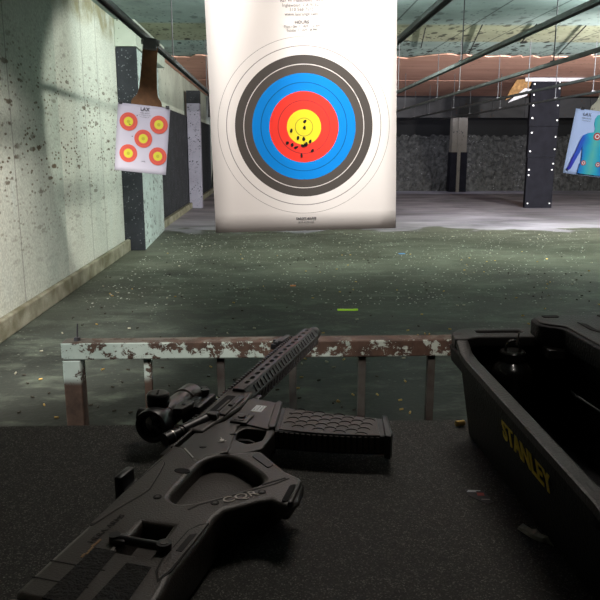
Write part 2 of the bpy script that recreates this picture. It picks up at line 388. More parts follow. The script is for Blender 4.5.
# ------------------------------------------------------------------ target carrier rails
ZR=2.39
def rail(x,label,m,y0=-.3,y1=23.75,w=.029,hang=(4.,8.,12.,13.6,16.9,19.5,21.5),grp=None):
    p=root('target_carrier_rail',(x,0,ZR),label,'rail',grp)
    bm=bmnew(); box(bm,-w,w,y0,y1,-.012,.0); box(bm,-w,-w+.006,y0,y1,-.035,-.012); box(bm,w-.006,w,y0,y1,-.035,-.012)
    link('track',done(bm),m,p)
    for y in hang:
        top=.8 if y<13.7 else (.775 if y<18.5 else .74)
        bm=bmnew(); tube(bm,(0,y,0),(0,y,top),.007,seg=6); box(bm,-.03,.03,y-.03,y+.03,-.0,.012); link('hanger_rod',done(bm),M['rod'],p)
    return p
rail(-1.06,'leftmost steel target rail, above the five-bullseye sheet',M['raildark'])
rail(.05,'steel target rail over the centre lane, mostly hidden by the big sheet',M['railm'],grp=None)
rail(1.10,'steel target rail at the immediate right of the big sheet',M['raildark'])
rail(2.08,'steel target rail crossing the upper right to the top corner',M['railm'])
rail(3.10,'steel target rail that carries the blue figure sheet',M['railm'])
rail(4.25,'thin steel rail, second from the right border under the baffle',M['raildark'])
rail(5.35,'lowest thin steel rail at the right border',M['raildark'])
# dark strips fixed under the ceiling right of the big sheet
for k,(x0,y0,x1,y1) in enumerate(((2.25,10.8,2.6,12.8),(3.0,10.5,3.66,13.6),(3.75,10.4,4.15,12.2),(4.5,10.5,5.35,13.6))):
    o=tubes('ceiling_strip',[((x0,y0,3.18),(x1,y1,3.18),.009)],M['black'],seg=6)
    meta(o,'thin dark strip under the ceiling, %s of four right of the big sheet'%('leftmost','second from the left','third from the left','rightmost')[k],'strip','ceiling strips')

# ------------------------------------------------------------------ targets
def sheet_mesh(w,h,th=.0006,wave=.004,nx=10,ny=14,seed=1,cx=0,cz=0):
    bm=bmnew(); V={}
    for s in (0,1):
        for i in range(nx+1):
            for j in range(ny+1):
                x=cx-w/2+w*i/nx; z=cz+h*(j/ny-.5); y=wave*math.sin(seed+3.1*i/nx+1.7*j/ny)+wave*.5*math.sin(5*j/ny+seed)
                V[s,i,j]=bm.verts.new((x,y+s*th,z))
    for i in range(nx):
        for j in range(ny):
            bm.faces.new((V[0,i,j],V[0,i+1,j],V[0,i+1,j+1],V[0,i,j+1])); bm.faces.new((V[1,i,j],V[1,i,j+1],V[1,i+1,j+1],V[1,i+1,j]))
    for i in range(nx):
        for j in (0,ny): bm.faces.new((V[0,i,j],V[1,i,j],V[1,i+1,j],V[0,i+1,j]))
    for j in range(ny):
        for i in (0,nx): bm.faces.new((V[0,i,j],V[0,i,j+1],V[1,i,j+1],V[1,i,j]))
    return done(bm)
# big centre target: local origin = ring centre
PW=(.80,.775,.75); r0=.0252; lw=.0007
K=lambda r:r/.30
stops=[(0,(.80,.68,.03)),(K(r0-lw),(.35,.30,.03)),(K(r0+lw),(.80,.68,.03)),(K(2*r0-.0008),(.86,.045,.03)),(K(3*r0-lw),(.4,.03,.03)),(K(3*r0+lw),(.86,.045,.03)),
 (K(4*r0),(.0,.235,.72)),(K(5*r0-lw),(.0,.10,.30)),(K(5*r0+lw),(.0,.235,.72)),(K(6*r0),(.082,.073,.066)),(K(7*r0-.0012),(.7,.68,.66)),(K(7*r0+.0012),(.075,.068,.062)),(K(8*r0),PW),
 (K(9*r0-lw),(.25,.24,.23)),(K(9*r0+lw),PW),(K(10*r0-lw),(.25,.24,.23)),(K(10*r0+lw),PW)]
tg=root('bullseye_target',(.0936,2.13,1.514),'large paper sheet with yellow, red, blue and black rings hanging in the centre lane','target')
tg.rotation_euler=(0,R(-1.3),0)
link('paper_sheet',sheet_mesh(.547,.80,wave=.0012,cx=.0,cz=.095,seed=2),m_concentric(stops,'archery_rings_print',PW),tg,smooth=True)
hol=[(424,0,0)]
for (px,py,a) in [(305,121,30),(304.5,127,0),(291.5,130,10),(298,137,20),(303.5,138.5,0),(309.5,141,30),(287.5,142,50),(292,144,20),(296,146.5,60),(302,145,10),(304.5,144.5,-40),(306,143.5,0),(312,150,60),(301,154.5,0)]:
    x=(px-304)/330; z=-(py-126.5)/345
    bm=bmnew(); n=9; pts=[]; rr=random.Random(px)
    vs=[bm.verts.new(((.0042+rr.uniform(-.0012,.0014))*math.cos(2*PI*i/n),0,(.0058+rr.uniform(-.002,.002))*math.sin(2*PI*i/n))) for i in range(n)]
    f=bm.faces.new(vs); r=bmesh.ops.extrude_face_region(bm,geom=[f]); bmesh.ops.translate(bm,vec=(0,.0015,0),verts=[v for v in r['geom'] if isinstance(v,bmesh.types.BMVert)])
    link('bullet_hole',done(bm),M['hole'],tg,loc=(x,-.0032,z),rot=(0,R(a),0))
for s,z,sz,bo in [('F I R I N G   R A N G E',.378,.020,0),('927 W Manchester Blvd',.350,.0125,0),('Inglewood, CA 90301',.337,.0125,0),('310 568 7515',.325,.0125,0),('www.laxrange.com',.313,.0125,0),('HOURS',.291,.0125,.0003),('Mon - Sat 11 AM - 10 PM',.280,.0100,0),('Sunday 11 AM - 8 PM',.270,.0100,0)]:
    text('printed_text',s,sz,M['print'],tg,(.0,-.0034,z),(R(90),0,0),bold=bo)
text('printed_text','TARGET-MAKER',.0085,M['printd'],tg,(.0,-.0034,-.268),(R(90),0,0),bold=.0002,shear=.3)
text('printed_text','50 FT. SLOW FIRE',.006,M['printd'],tg,(.0,-.0034,-.279),(R(90),0,0),shear=.3)
# hanger for the big sheet, up to the rail
bm=bmnew(); box(bm,-.09,.09,.004,.010,.44,.52); box(bm,-.035,.035,.004,.010,.52,.80); box(bm,-.06,.06,-.03,.04,.79,.85,bev=.005)
hg=link('cardboard_hanger',done(bm),M['card'],tg)
for x in (-.2,.2): boxo('binder_clip',(x-.012,x+.012,-.006,.008,.475,.50),M['clip'],tg)

def hanger(p,ztop,m='card'):
    pts=[(-.125,-.02),(.125,-.02),(.12,.03),(.085,.075),(.075,.13),(.062,.30),(.06,ztop-.04),(-.06,ztop-.04),(-.062,.30),(-.07,.13),(-.085,.075),(-.13,.03)]
    o=plate('cardboard_hanger',pts,-.006,.0,M[m],p,bev=.001,round_=.02); o.rotation_euler=(R(90),0,0); o.location=(.02,.008,0)
    boxo('carriage',(-.03,.075,-.045,.05,ztop-.09,ztop-.0),M['raildark'],p,bev=.008)
    bm=bmnew(); tube(bm,(-.05,0,ztop-.03),(.095,0,ztop-.03),.022,seg=14); link('roller',done(bm),M['railm'],p)
# left target, five bullseyes
t5=root('five_bullseye_target',(-1.045,6.0,1.805),'white paper sheet with five red and yellow bullseyes hanging by the left wall','target')
t5.rotation_euler=(0,R(6),0)
pap=link('paper_sheet',sheet_mesh(.425,.545,cz=-.275,wave=.004,seed=4),mat('sheet_lilac_paper',(.52,.50,.56),.8),t5,smooth=True)
def disc(name,r,m,parent,x,y,z,inner=0):
    bm=bmnew(); tube(bm,(0,-.0004,0),(0,.0004,0),r,seg=36); return link(name,done(bm),m,parent,loc=(x,y,z))
M['tred']=mat('bull_red',(.62,.085,.05),.7); M['tyel']=mat('bull_yellow',(.62,.58,.03),.7)
for x,z in [(-.117,-.145),(.13,-.145),(.01,-.27),(-.105,-.40),(.137,-.40)]:
    b=disc('bullseye_ring',.073,M['tred'],t5,x,-.0075,z); disc('ring_line',.050,mat('line_red',(.40,.05,.03),.7),b,0,-.001,0); disc('ring_face',.0485,M['tred'],b,0,-.0013,0); disc('bull_centre',.037,M['tyel'],b,0,-.002,0); disc('bull_dot',.014,mat('bull_dark_yellow',(.45,.40,.02),.7),b,0,-.003,0)
text('printed_text','LAX',.040,M['printd'],t5,(.01,-.0075,-.035),(R(90),0,0),bold=.0006)
text('printed_text','FIRING RANGE',.012,M['print'],t5,(.01,-.0075,-.065),(R(90),0,0))
text('printed_text','927 W Manchester Blvd',.010,M['print'],t5,(.01,-.0075,-.082),(R(90),0,0))
text('printed_text','www.laxrange.com',.010,M['print'],t5,(.01,-.0075,-.097),(R(90),0,0))
text('printed_text','LAXR',.013,M['printd'],t5,(.02,-.0075,-.455),(R(90),0,0))
for x,z in [(-.19,.0),(.19,.0)]: boxo('binder_clip',(x-.014,x+.014,-.016,.01,z-.012,z+.012),M['clip'],t5,bev=.003)
for x,z in [(-.05,-.09),(-.08,-.26),(-.11,-.165),(-.102,-.168)]: disc('bullet_hole',.004,M['hole'],t5,x,-.0115,z)
hanger(t5,.52)
# right target, blue human figure
tb=root('figure_target',(3.09,6.7,1.80),'white-blue paper sheet printed with a blue and green upper body, hanging at the right border','target')
tb.rotation_euler=(0,R(7),0)
link('paper_sheet',sheet_mesh(.50,.60,cz=-.305,wave=.01,seed=1),mat('sheet_blue_white',(.45,.56,.80),.8),tb,smooth=True)
t=NT('figure_print',.8,.2); x=t.xyz()
c=t.ramp(t.math('MULTIPLY_ADD',t.noise(14,4),.25,t.math('MULTIPLY',t.math('ABSOLUTE',x[0]),4.2)),[(.10,(.12,.50,.42)),(.36,(.03,.40,.55)),(.62,(.03,.13,.55)),(.95,(.05,.05,.42))]); fig=t.col(c)
body=[(0,.285),(.03,.275),(.048,.24),(.045,.19),(.03,.155),(.033,.12),(.09,.105),(.13,.08),(.15,.03),(.165,-.05),(.19,-.13),(.21,-.215),(.225,-.24),(.205,-.255),(.185,-.235),(.155,-.15),(.13,-.08),(.115,-.02),(.105,-.09),(.10,-.15),(.11,-.2),(.115,-.272)]
pts=body+[(-a,b) for a,b in body[::-1][:-1]]
o=plate('printed_figure',pts,0,.0006,fig,tb,bev=.0001); o.rotation_euler=(R(90),0,0); o.location=(-.01,-.0175,-.32)
def target_mark(x,z,r):
    b=disc('aim_mark',r,M['redp'],tb,x,-.0195,z); disc('mark_ring',r*.62,M['paper'],b,0,-.001,0); disc('mark_centre',r*.38,M['redp'],b,0,-.002,0)
target_mark(-.005,-.235,.036); target_mark(.03,-.085,.032); target_mark(-.085,-.49,.024); target_mark(.055,-.49,.024)
text('printed_text','LAX',.042,M['printd'],tb,(-.14,-.0195,-.05),(R(90),0,0)); text('printed_text','FIRING RANGE',.014,M['print'],tb,(-.14,-.0195,-.085),(R(90),0,0)); text('printed_text','www.laxrange.com',.011,M['print'],tb,(-.14,-.0195,-.105),(R(90),0,0))
for x_ in (-.19,.19): boxo('binder_clip',(x_-.016,x_+.016,-.016,.014,-.012,.014),M['clip'],tb,bev=.003)
M['palecard']=m_spotted((.42,.40,.30),(.12,.1,.07),16,.22); hanger(tb,.56,'palecard')

# ------------------------------------------------------------------ guard rail in front of the bench
g=root('metal_guard_rail',(0,1.5,0),'low metal rail with peeling pale green paint and rust, just beyond the bench','railing')
bm=bmnew(); box(bm,-.4665,1.05,0,.042,.997,1.036,bev=.003); link('top_bar',done(bm),M['peel'],g)
for x in (-.4655,1.01): boxo('post',(x,x+.040,.001,.041,0,.996),M['peel'],g,bev=.003)
M['rust']=mat('rusty_bar',(.030,.020,.016),.8,var=.4,vscale=30,col2=(.055,.052,.045))
for x in (-.282,-.1197,.042,.1984,.356,.51,.665,.82): boxo('baluster',(x-.008,x+.008,.012,.030,0,.996),M['peel' if x<-.2 else 'rust'],g)
bm=bmnew(); tube(bm,(-.435,.02,1.036),(-.432,.02,1.075),.0018,seg=8); tube(bm,(-.435,.02,1.036),(-.435,.02,1.044),.007,seg=10); link('wire_stub',done(bm),M['rod'],g)
bm=bmnew(); box(bm,-.46,1.04,.014,.028,.10,.125); link('lower_bar',done(bm),M['peel'],g)

# ------------------------------------------------------------------ shooting bench
b=root('shooting_bench',(0,.5,0),'dark shooting bench filling the foreground','bench')
boxo('worktop',(-1.15,1.15,-.55,.491,1.005,1.042),M['benchw'],b)
boxo('front_apron',(-1.15,1.15,.445,.4905,.80,1.004),M['benchw'],b)
for x in (-1.1,1.05): boxo('support_panel',(x,x+.04,-.5,.44,0,1.004),M['benchw'],b)
bm=bmnew(); box(bm,-1.15,1.15,-.05,.993,1.0425,1.05,bev=.002)
o=link('bench_mat',done(bm),M['mat']); meta(o,'black grainy rubber carpet mat covering the bench top','mat')

# ------------------------------------------------------------------ rifle (local x = muzzle direction, y = sight side, z = up)
G=root('rifle',(-.0464,.9922,1.05),'black semi-automatic rifle lying on its side on the bench, muzzle pointing down range','rifle',rotz=R(71.2))
stock=mm([(-205,-6),(-199.6,14),(-259.8,12.9),(-319.4,10.2),(-372.9,7.5),(-455.8,6.5),(-500,5),(-507,0),(-505,-112),(-469,-112),(-445.3,-107.5),(-396.9,-107.2),(-362.7,-106.5),(-345.8,-105),(-330,-108.4),(-303.1,-135.7),(-297,-146),(-306,-169),(-290,-174),(-254,-167),(-239,-160),(-228.0,-139.5),(-187.4,-97.5),(-186.8,-88.9),(-204.3,-59.9),(-203.5,-43.0),(-213,-35.0),(-227,-31)])
hole=mm([(-322,-42),(-265.3,-39.6),(-232,-40),(-215.1,-50.0),(-213.2,-68.7),(-224.0,-89.0),(-247,-116),(-256,-123.5),(-268,-122),(-299.4,-95.7),(-325,-69.9),(-331,-56)])
sq=mm([(-374,-41),(-374,-71),(-425,-76),(-425,-44)])
ell=[(-.263+.006*math.cos(a),-.029+.0095*math.sin(a)) for a in [2*PI*i/16 for i in range(16)]]
slot=mm([(-298,-157),(-262,-155),(-258,-161),(-297,-164)])
S=plate('stock',stock,.001,.048,M['poly'],G,holes=[smooth_poly(hole,.008),sq],bev=.006,round_=0,ang=30)
# web closing the bottom of the thumb opening and wells
hin=[(x,y) for x,y in hole]
plate('thumb_web',[(-.336,-.03),(-.205,-.03),(-.205,-.13),(-.27,-.13),(-.34,-.07)],.016,.031,M['poly'],S,bev=.001)
plate('well_floor',mm([(-362,-32),(-362,-82),(-438,-88),(-438,-34)]),.016,.028,M['poly'],S,bev=.001)
plate('oval_port',ell,.0475,.0484,M['hole'],S,bev=.0001)
# underside draws in towards the end of the grip
for v in S.data.vertices:
    if v.co.z<.03 and v.co.y<-.112: k=(.03-v.co.z)/.03; v.co.y+=(-.112-v.co.y)*.8*k; v.co.x+=.012*k
# sculpted raised panels on the stock
plate('cheek_panel',mm([(-243,6),(-252,-1),(-275,-7),(-314,-15),(-328,-12.5),(-360,-4),(-392,2),(-392,5),(-318,7)]),.0470,.0488,M['poly'],S,bev=.0007,round_=.004)
plate('panel_groove',mm([(-241,8),(-251,-2.2),(-275,-8.5),(-314,-16.5),(-328.5,-14),(-360,-5.5),(-395,1),(-394,5),(-318,8)]),.0470,.0483,M['groove'],S,bev=.0002,round_=.004)
plate('grip_panel',mm([(-366,-97),(-360,-103),(-397,-103.5),(-440,-103),(-455,-100),(-443,-93),(-427,-90),(-376,-91)]),.0470,.0488,M['poly'],S,bev=.0007,round_=.002)
plate('panel_groove',mm([(-363,-95.5),(-358,-103.5),(-440,-105),(-458,-101),(-444,-91.5),(-427,-88.5),(-376,-89.5)]),.0470,.0483,M['groove'],S,bev=.0002)
plate('grip_pad',mm([(-384,-95),(-380,-101),(-412,-101),(-412,-95)]),.0482,.0492,M['groove'],S,bev=.0003)
plate('arm_panel',mm([(-205,-90),(-193,-93),(-219,-123),(-230,-119)]),.0475,.0490,M['magd'],S,bev=.0006,round_=.004)
plate('seam_line',mm([(-340,-72),(-328,-78),(-300,-104),(-262,-138),(-246,-148),(-247,-150),(-263,-140),(-301,-106),(-329,-80),(-341,-74)]),.0475,.0483,M['groove'],S,bev=.0001)
plate('seam_line',mm([(-268,-125),(-246,-144),(-247,-146),(-270,-127)]),.0475,.0484,M['groove'],S,bev=.0001)
for x in (-455,-480): plate('seam_line',mm([(x,4),(x,-50),(x-1.2,-50),(x-1.2,4)]),.0475,.0484,M['groove'],S,bev=.0001)
# grip end cap with sling slot
bm=bmnew(); box(bm,-.298,-.242,-.172,-.160,.026,.045,bev=.005); o=link('grip_cap',done(bm),M['poly'],S); shade(o)
o.location=(0,.006,0)
plate('sling_slot',slot,.0466,.0490,M['hole'],S,bev=.0005,round_=.003)
plate('sling_bar',mm([(-304,-165),(-256,-162.5),(-252,-165.5),(-302,-170)]),.044,.0515,M['recv'],S,bev=.0018,round_=.003)
for x,y in ((-325.4,-31.2),(-320.1,-93.2),(-284.3,-131.2)):
    bm=bmnew(); tube(bm,(x/1000,y/1000,.0475),(x/1000,y/1000,.0486),.0044,seg=20); sc_=link('screw',done(bm),M['groove'],S)
    bm=bmnew(); tube(bm,(x/1000,y/1000,.0475),(x/1000,y/1000,.0489),.0024,seg=6); link('screw_socket',done(bm),M['recv'],S)
text('lettering','CQR',.0160,M['engr'],S,(-.3015,-.1135,.0487),(0,0,R(-46)),sx=1.15,ext=.0002)
text('faint_lettering','HERA ARMS',.0085,M['engd'],S,(-.395,-.015,.0484),(0,0,R(-3)),ext=.0002,sx=1.2)
# lever across the square well
bm=bmnew(); tube(bm,(-.4125,-.036,.051),(-.4125,-.084,.051),.0042,seg=12); tube(bm,(-.4125,-.084,.047),(-.4125,-.084,.0555),.0068,seg=20); tube(bm,(-.4125,-.034,.047),(-.4125,-.034,.055),.0055,seg=12); box(bm,-.419,-.405,-.047,-.034,.047,.0535,bev=.002)
lv=shade(link('sling_lever',done(bm),M['blk'],S)); bm=bmnew(); tube(bm,(-.4125,-.084,.0553),(-.4125,-.084,.0560),.0038,seg=16); link('lever_rivet',done(bm),M['poly'],lv)
plate('wear_mark',mm([(-427,-38),(-421,-37),(-421,-39.5),(-427,-41)]),.0478,.0486,M['steel'],S,bev=.0002)
# tape bands and scuffs
plate('cloth_tape',mm([(-427,-22),(-427,-44),(-503,-50),(-503,-22)]),.0475,.0486,M['tape'],S,bev=.0003)
plate('cloth_tape',mm([(-440,-62),(-440,-86),(-504,-92),(-504,-62)]),.0475,.0486,M['tape'],S,bev=.0003)
rr=random.Random(4)
for i in range(9):
    x=-.415-.0035*i+rr.uniform(-.001,.001); y=-.0185-.0002*i+rr.uniform(-.0012,.0012)
    plate('scuff_mark',[(x-.0022,y-.001),(x+.0018,y-.0012),(x+.0022,y+.0008),(x-.0014,y+.0014)],.0478,.0485,M['gold'],S,bev=.0001)
# butt pad
bm=bmnew(); box(bm,-.527,-.506,-.116,.006,.001,.047,bev=.005); shade(link('butt_pad',done(bm),M['blk'],G))
# sling hook standing off the top edge
bm=bmnew(); box(bm,-.292,-.262,.012,.034,.012,.030,bev=.003); box(bm,-.294,-.264,.030,.040,.010,.046,bev=.003); shade(link('sling_mount',done(bm),M['blk'],G))

# lower receiver
lower=mm([(-204,8),(-140,7.5),(-105,-14),(-62,-19),(-20,-14),(-8.5,-18.8),(-18,-63),(-24,-66),(-108,-83),(-114,-77),(-104,-40),(-116,-37),(-133.7,-42.0),(-193.5,-55.4),(-203,-44),(-216,-36),(-229,-30)])
LR=plate('lower_receiver',lower,.010,.0445,M['recv'],G,bev=.0018,ang=30)
plate('magwell_flare',mm([(-11,-60),(-17,-67),(-106,-86),(-112,-80),(-104,-75),(-24,-58)]),.008,.0465,M['recv'],LR,bev=.0018)
gi=mm([(-116,-47),(-114.4,-77),(-146,-82),(-162,-68),(-153,-48.3),(-132,-43)])
go=mm([(-106,-37),(-106,-84),(-117.7,-89),(-169.4,-90),(-200,-64),(-190,-46),(-140,-38)])
plate('trigger_guard',go,.018,.0425,M['recv'],LR,holes=[smooth_poly(gi,.005)],bev=.002,round_=.003)
plate('trigger_well',gi,.012,.022,M['blk'],LR,bev=.001)
plate('trigger',mm([(-128,-42),(-126,-58),(-132,-68),(-135,-67),(-131,-57),(-136,-43)]),.025,.033,M['blk'],LR,bev=.001)
for x,y,m_ in ((-165.3,-35.8,'steel'),(-140.8,-40.6,'recv'),(-188.7,-20.6,'recv')):
    bm=bmnew(); tube(bm,(x/1000,y/1000,.044),(x/1000,y/1000,.0452),.0045,seg=18); pn=link('pin',done(bm),M['blk'],LR)
    bm=bmnew(); tube(bm,(x/1000,y/1000,.045),(x/1000,y/1000,.0456),.0028,seg=14); link('pin_head',done(bm),M[m_],pn)
text('lettering','(—',.011,M['steel'],LR,(-.1645,-.0345,.0455),(0,0,R(30)),ext=.0001)
# magazine release box and bolt stop
bm=bmnew(); box(bm,-.108,-.078,-.046,-.0225,.043,.0475,bev=.0012); mr=shade(link('release_fence',done(bm),M['recv'],LR))
bm=bmnew(); box(bm,-.104,-.083,-.041,-.027,.0478,.0485,bev=.0003); link('release_well',done(bm),M['blk'],mr)
bm=bmnew(); tube(bm,(-.093,-.034,.046),(-.093,-.034,.0505),.005,seg=18); link('release_button',done(bm),M['recv'],mr)
bm=bmnew(); box(bm,-.060,-.036,-.050,-.0345,.0443,.0449); st=link('white_sticker',done(bm),M['wht'],LR)
rr=random.Random(2); bm=bmnew()
for i in range(14):
    x=-.056+.003*(i%6)+rr.uniform(0,.001); y=-.047+.0045*(i//6); box(bm,x,x+.0009,y,y+.0012,.0449,.0451)
link('sticker_print',done(bm),M['print'],st)

# upper receiver
UR=plate('upper_receiver',mm([(-152,4),(-152,20),(-140,27),(6,27),(10,18),(6,-14),(-45,-17),(-56.8,-17.4),(-118,-7.3),(-150,-3)]),.013,.0475,M['recv'],G,bev=.004,ang=30)
plate('ejection_port',mm([(-92,18),(-20,18),(-18,16),(-18,4),(-90,4),(-94,8)]),.046,.0481,M['hole'],UR,bev=.0004,round_=.002)
bm=bmnew(); box(bm,-.080,-.036,.0055,.0085,.0475,.0486,bev=.0005); link('bolt_carrier',done(bm),M['recv'],UR)
bm=bmnew(); box(bm,-.094,-.022,-.0105,.0,.0465,.0500,bev=.0012); shade(link('dust_cover',done(bm),M['recv'],UR))
bm=bmnew(); tube(bm,(-.095,-.0015,.0492),(-.020,-.0015,.0492),.0016,seg=8); link('cover_hinge',done(bm),M['blk'],UR)
bm=bmnew(); box(bm,-.064,-.052,-.009,-.002,.0490,.0525,bev=.0015); link('cover_latch',done(bm),M['blk'],UR)
plate('brass_deflector',mm([(-110,12),(-98,11),(-97,-4),(-112,-6)]),.046,.055,M['recv'],UR,bev=.003)
bm=bmnew(); tube(bm,(-.112,.010,.046),(-.150,.0255,.0435),.0088,seg=22); tube(bm,(-.150,.0255,.0435),(-.166,.032,.0425),.0072,seg=22); tube(bm,(-.166,.032,.0425),(-.178,.037,.0415),.0086,seg=22)
fa=shade(link('forward_assist',done(bm),M['blk'],UR)); bm=bmnew(); tube(bm,(-.152,.0263,.0434),(-.1545,.0273,.0432),.0080,seg=22); link('assist_ring',done(bm),M['recv'],fa)
bm=bmnew(); tube(bm,(-.1665,.0322,.0425),(-.1677,.0327,.0424),.0089,seg=22); link('assist_edge',done(bm),M['steel'],fa)
bm=bmnew(); box(bm,-.215,-.178,.010,.026,.024,.040,bev=.003); shade(link('charging_handle',done(bm),M['recv'],UR))
bm=bmnew(); box(bm,-.205,-.110,.0115,.0145,.0400,.0475,bev=.001); link('receiver_ridge',done(bm),M['recv'],UR)
plate('bright_edge',mm([(-208,-4),(-207,-6),(-228,-27),(-230,-26)]),.0478,.0487,M['steel'],S,bev=.0001)
# top rail in segments on receiver and handguard
bm=bmnew(); box(bm,-.16,.365,.026,.033,.022,.038)
for i in range(52):
    x=-.158+i*.01; box(bm,x,x+.0052,.033,.0375,.0195,.0405)
link('accessory_rail',done(bm),M['hg'],G)

# handguard: octagonal tube of slotted faces, bore centre (y=.008, z=.030)
def slotted(L,w,holes,th=.002):
    return plate_mesh([(0,-w/2),(L,-w/2),(L,w/2),(0,w/2)],holes,-th,0,.0004,1)
def slot_hole(x,y,l,w,sh=0): return [(x-l/2+w*.3,y-w/2),(x+l/2-w*.3,y-w/2),(x+l/2+sh,y-w*.1),(x+l/2+sh,y+w*.1),(x+l/2-w*.3+sh,y+w/2),(x-l/2+w*.3+sh,y+w/2),(x-l/2+sh*.5,y+w*.1),(x-l/2,y-w*.1)]
HL=.378; rad=.0205; fw=2*rad*math.tan(PI/8)
bm=bmnew()
for k in range(8):
    a=k*PI/4
    if k in (0,1): holes=[slot_hole(.034+i*.0235,0,.0135,.0065) for i in range(15)]
    elif k==7 or k==6: 
        holes=[[(.022+i*.0150,-fw/2+.002),(.029+i*.0150,-fw/2+.002),(.0345+i*.0150,fw/2-.0035),(.0275+i*.0150,fw/2-.0035)] for i in range(23)]
    else: holes=[]
    me=slotted(HL,fw+.0002,holes)
    # face normal direction angle a from +z toward +y
    n=Vector((0,math.sin(a),math.cos(a))); tdir=Vector((0,math.cos(a),-math.sin(a)))
    mtx=Matrix(((1,0,0,0.004),(0,tdir.y,n.y,.008+n.y*rad),(0,tdir.z,n.z,.030+n.z*rad),(0,0,0,1)))
    me.transform(mtx); bm.from_mesh(me); bpy.data.meshes.remove(me)
H=shade(link('handguard',done(bm),M['hg'],G),30)
bm=bmnew(); tube(bm,(.0,.008,.030),(.40,.008,.030),.0095,seg=20); tube(bm,(.0,.008,.030),(.03,.008,.030),.017,seg=20); shade(link('barrel',done(bm),M['blk'],G))
bm=bmnew()
lathe(bm,[(.006,.0),(.0115,.002),(.0125,.010),(.0115,.012),(.0135,.016),(.0135,.042),(.0115,.046),(.0065,.046)],Matrix.Translation((.385,.008,.030))@Matrix.Rotation(PI/2,4,'Y'),seg=24)
shade(link('muzzle_brake',done(bm),M['blk'],G))
plate('handguard_clamp',mm([(2,17),(24,16),(24,-1),(2,-1)]),.0495,.0522,M['hg'],H,bev=.0008)
bm=bmnew(); box(bm,.012,.030,-.020,-.010,.020,.036,bev=.002); shade(link('sling_socket',done(bm),M['blk'],G))
# folded sight on the rail
bm=bmnew(); box(bm,.300,.352,.036,.046,.020,.044,bev=.002); box(bm,.305,.345,.044,.056,.024,.040,bev=.002); box(bm,.350,.360,.042,.060,.027,.036,bev=.001); box(bm,.325,.335,.054,.064,.026,.038,bev=.001); box(bm,.300,.308,.050,.060,.026,.036,bev=.001)
shade(link('front_sight',done(bm),M['blk'],G))

# magazine
def qb(a,b,c,n=10): return [tuple((1-t)**2*Vector(a)+2*t*(1-t)*Vector(b)+t*t*Vector(c)) for t in [i/n for i in range(n+1)]]
fr=qb((-.022,-.055),(-.0295,-.13),(-.0245,-.216)); bk=qb((-.083,-.231),(-.107,-.15),(-.107,-.07))
MG=plate('magazine',fr+bk,.014,.0405,M['magd'],G,bev=.0035,ang=30)
fr2=qb((-.026,-.075),(-.0325,-.13),(-.0285,-.205),8); bk2=qb((-.086,-.221),(-.1045,-.15),(-.103,-.09),8)
plate('magazine_face',fr2+bk2,.0395,.0418,M['magm'],MG,bev=.001,ang=30)
plate('base_plate',mm([(-19,-211),(-20,-219),(-80,-236),(-90,-235),(-88,-227)]),.011,.0435,M['magd'],MG,bev=.002)
# scale pattern on the face
bm=bmnew()
def arc(bm,cx,cy,r,a0,a1,z,w=.0007):
    n=8; P=[]
    for i in range(n+1):
        a=a0+(a1-a0)*i/n; P.append((cx+r*math.cos(a),cy+r*math.sin(a)))
    for (x0,y0),(x1,y1) in zip(P,P[1:]): tube(bm,(x0,y0,z),(x1,y1,z),w,seg=5,cap=False)
for j in range(8):
    for i in range(4):
        v=-.098-.0142*j; s=j*.0; cx=-.036-.0165*i-(.008 if j%2 else 0)-((v+.15)**2*-1.0); 
        if cx<-.100: continue
        arc(bm,cx-.001,v,.0082,-PI/2+.15,PI/2-.15,.0420)
link('scale_pattern',done(bm),M['groove'],MG)
# ribs along the spine, on the side facing the viewer
for i in range(20):
    t_=.08+.86*i/19; P0=(1-t_)**2*Vector((-.083,-.231))+2*t_*(1-t_)*Vector((-.107,-.15))+t_*t_*Vector((-.107,-.07))
    if i==0: rib=bmnew(); box(rib,-.002,.001,-.0022,.0022,.018,.0395,bev=.0006); ribm=done(rib)
    link('rib',ribm,M['magm'],MG,loc=(P0.x,P0.y,0))
bm=bmnew(); tube(bm,(-.045,-.088,.0405),(-.045,-.088,.0421),.0022,seg=12); link('rivet',done(bm),M['groove'],MG)

# optic
AX=.081; AZ=.036
OP=bpy.data.objects.new('optic',None); COL.objects.link(OP); OP.parent=G
T=Matrix.Translation((0,AX,AZ))@Matrix.Rotation(PI/2,4,'Y')
bm=bmnew(); lathe(bm,[(.0165,-.098),(.0185,-.096),(.0185,-.062),(.0178,-.06),(.0178,-.034),(.0195,-.032),(.0195,-.004),(.018,-.001),(.012,-.001)],T)
shade(link('sight_tube',done(bm),M['scope'],OP))
bm=bmnew(); lathe(bm,[(.014,-.129),(.0185,-.133),(.0228,-.133),(.0235,-.130),(.0235,-.118),(.0215,-.112),(.0195,-.104),(.018,-.097)],T)
oc=shade(link('eyepiece',done(bm),M['blk'],OP)); bm=bmnew(); lathe(bm,[(.0158,-.1315),(.0158,-.1300),(.012,-.129)],T); link('eyepiece_lens',done(bm),M['lens'],oc,smooth=True)
bm=bmnew(); tube(bm,(-.002,AX,AZ),(.001,AX,AZ),.013,seg=24); link('front_lens',done(bm),M['lens'],OP)
tb_=Matrix.Translation((-.098,AX+.006,AZ+.012))
bm=bmnew(); lathe(bm,[(.0145,-.008),(.0145,.0065),(.0158,.0075),(.0158,.0125),(.0150,.0135),(.0160,.0145),(.0160,.0215),(.0145,.0235)],tb_)
tu=shade(link('turret',done(bm),M['blk'],OP)); bm=bmnew(); lathe(bm,[(.0138,.0232),(.0136,.0242),(.011,.0246)],tb_); link('turret_cap',done(bm),M['scope'],tu)
bm=bmnew(); box(bm,-.0085,.0085,-.0014,.0014,.0243,.0254); cs=link('coin_slot',done(bm),M['groove'],tu); cs.location=tb_.translation; cs.rotation_euler=(0,0,R(20))
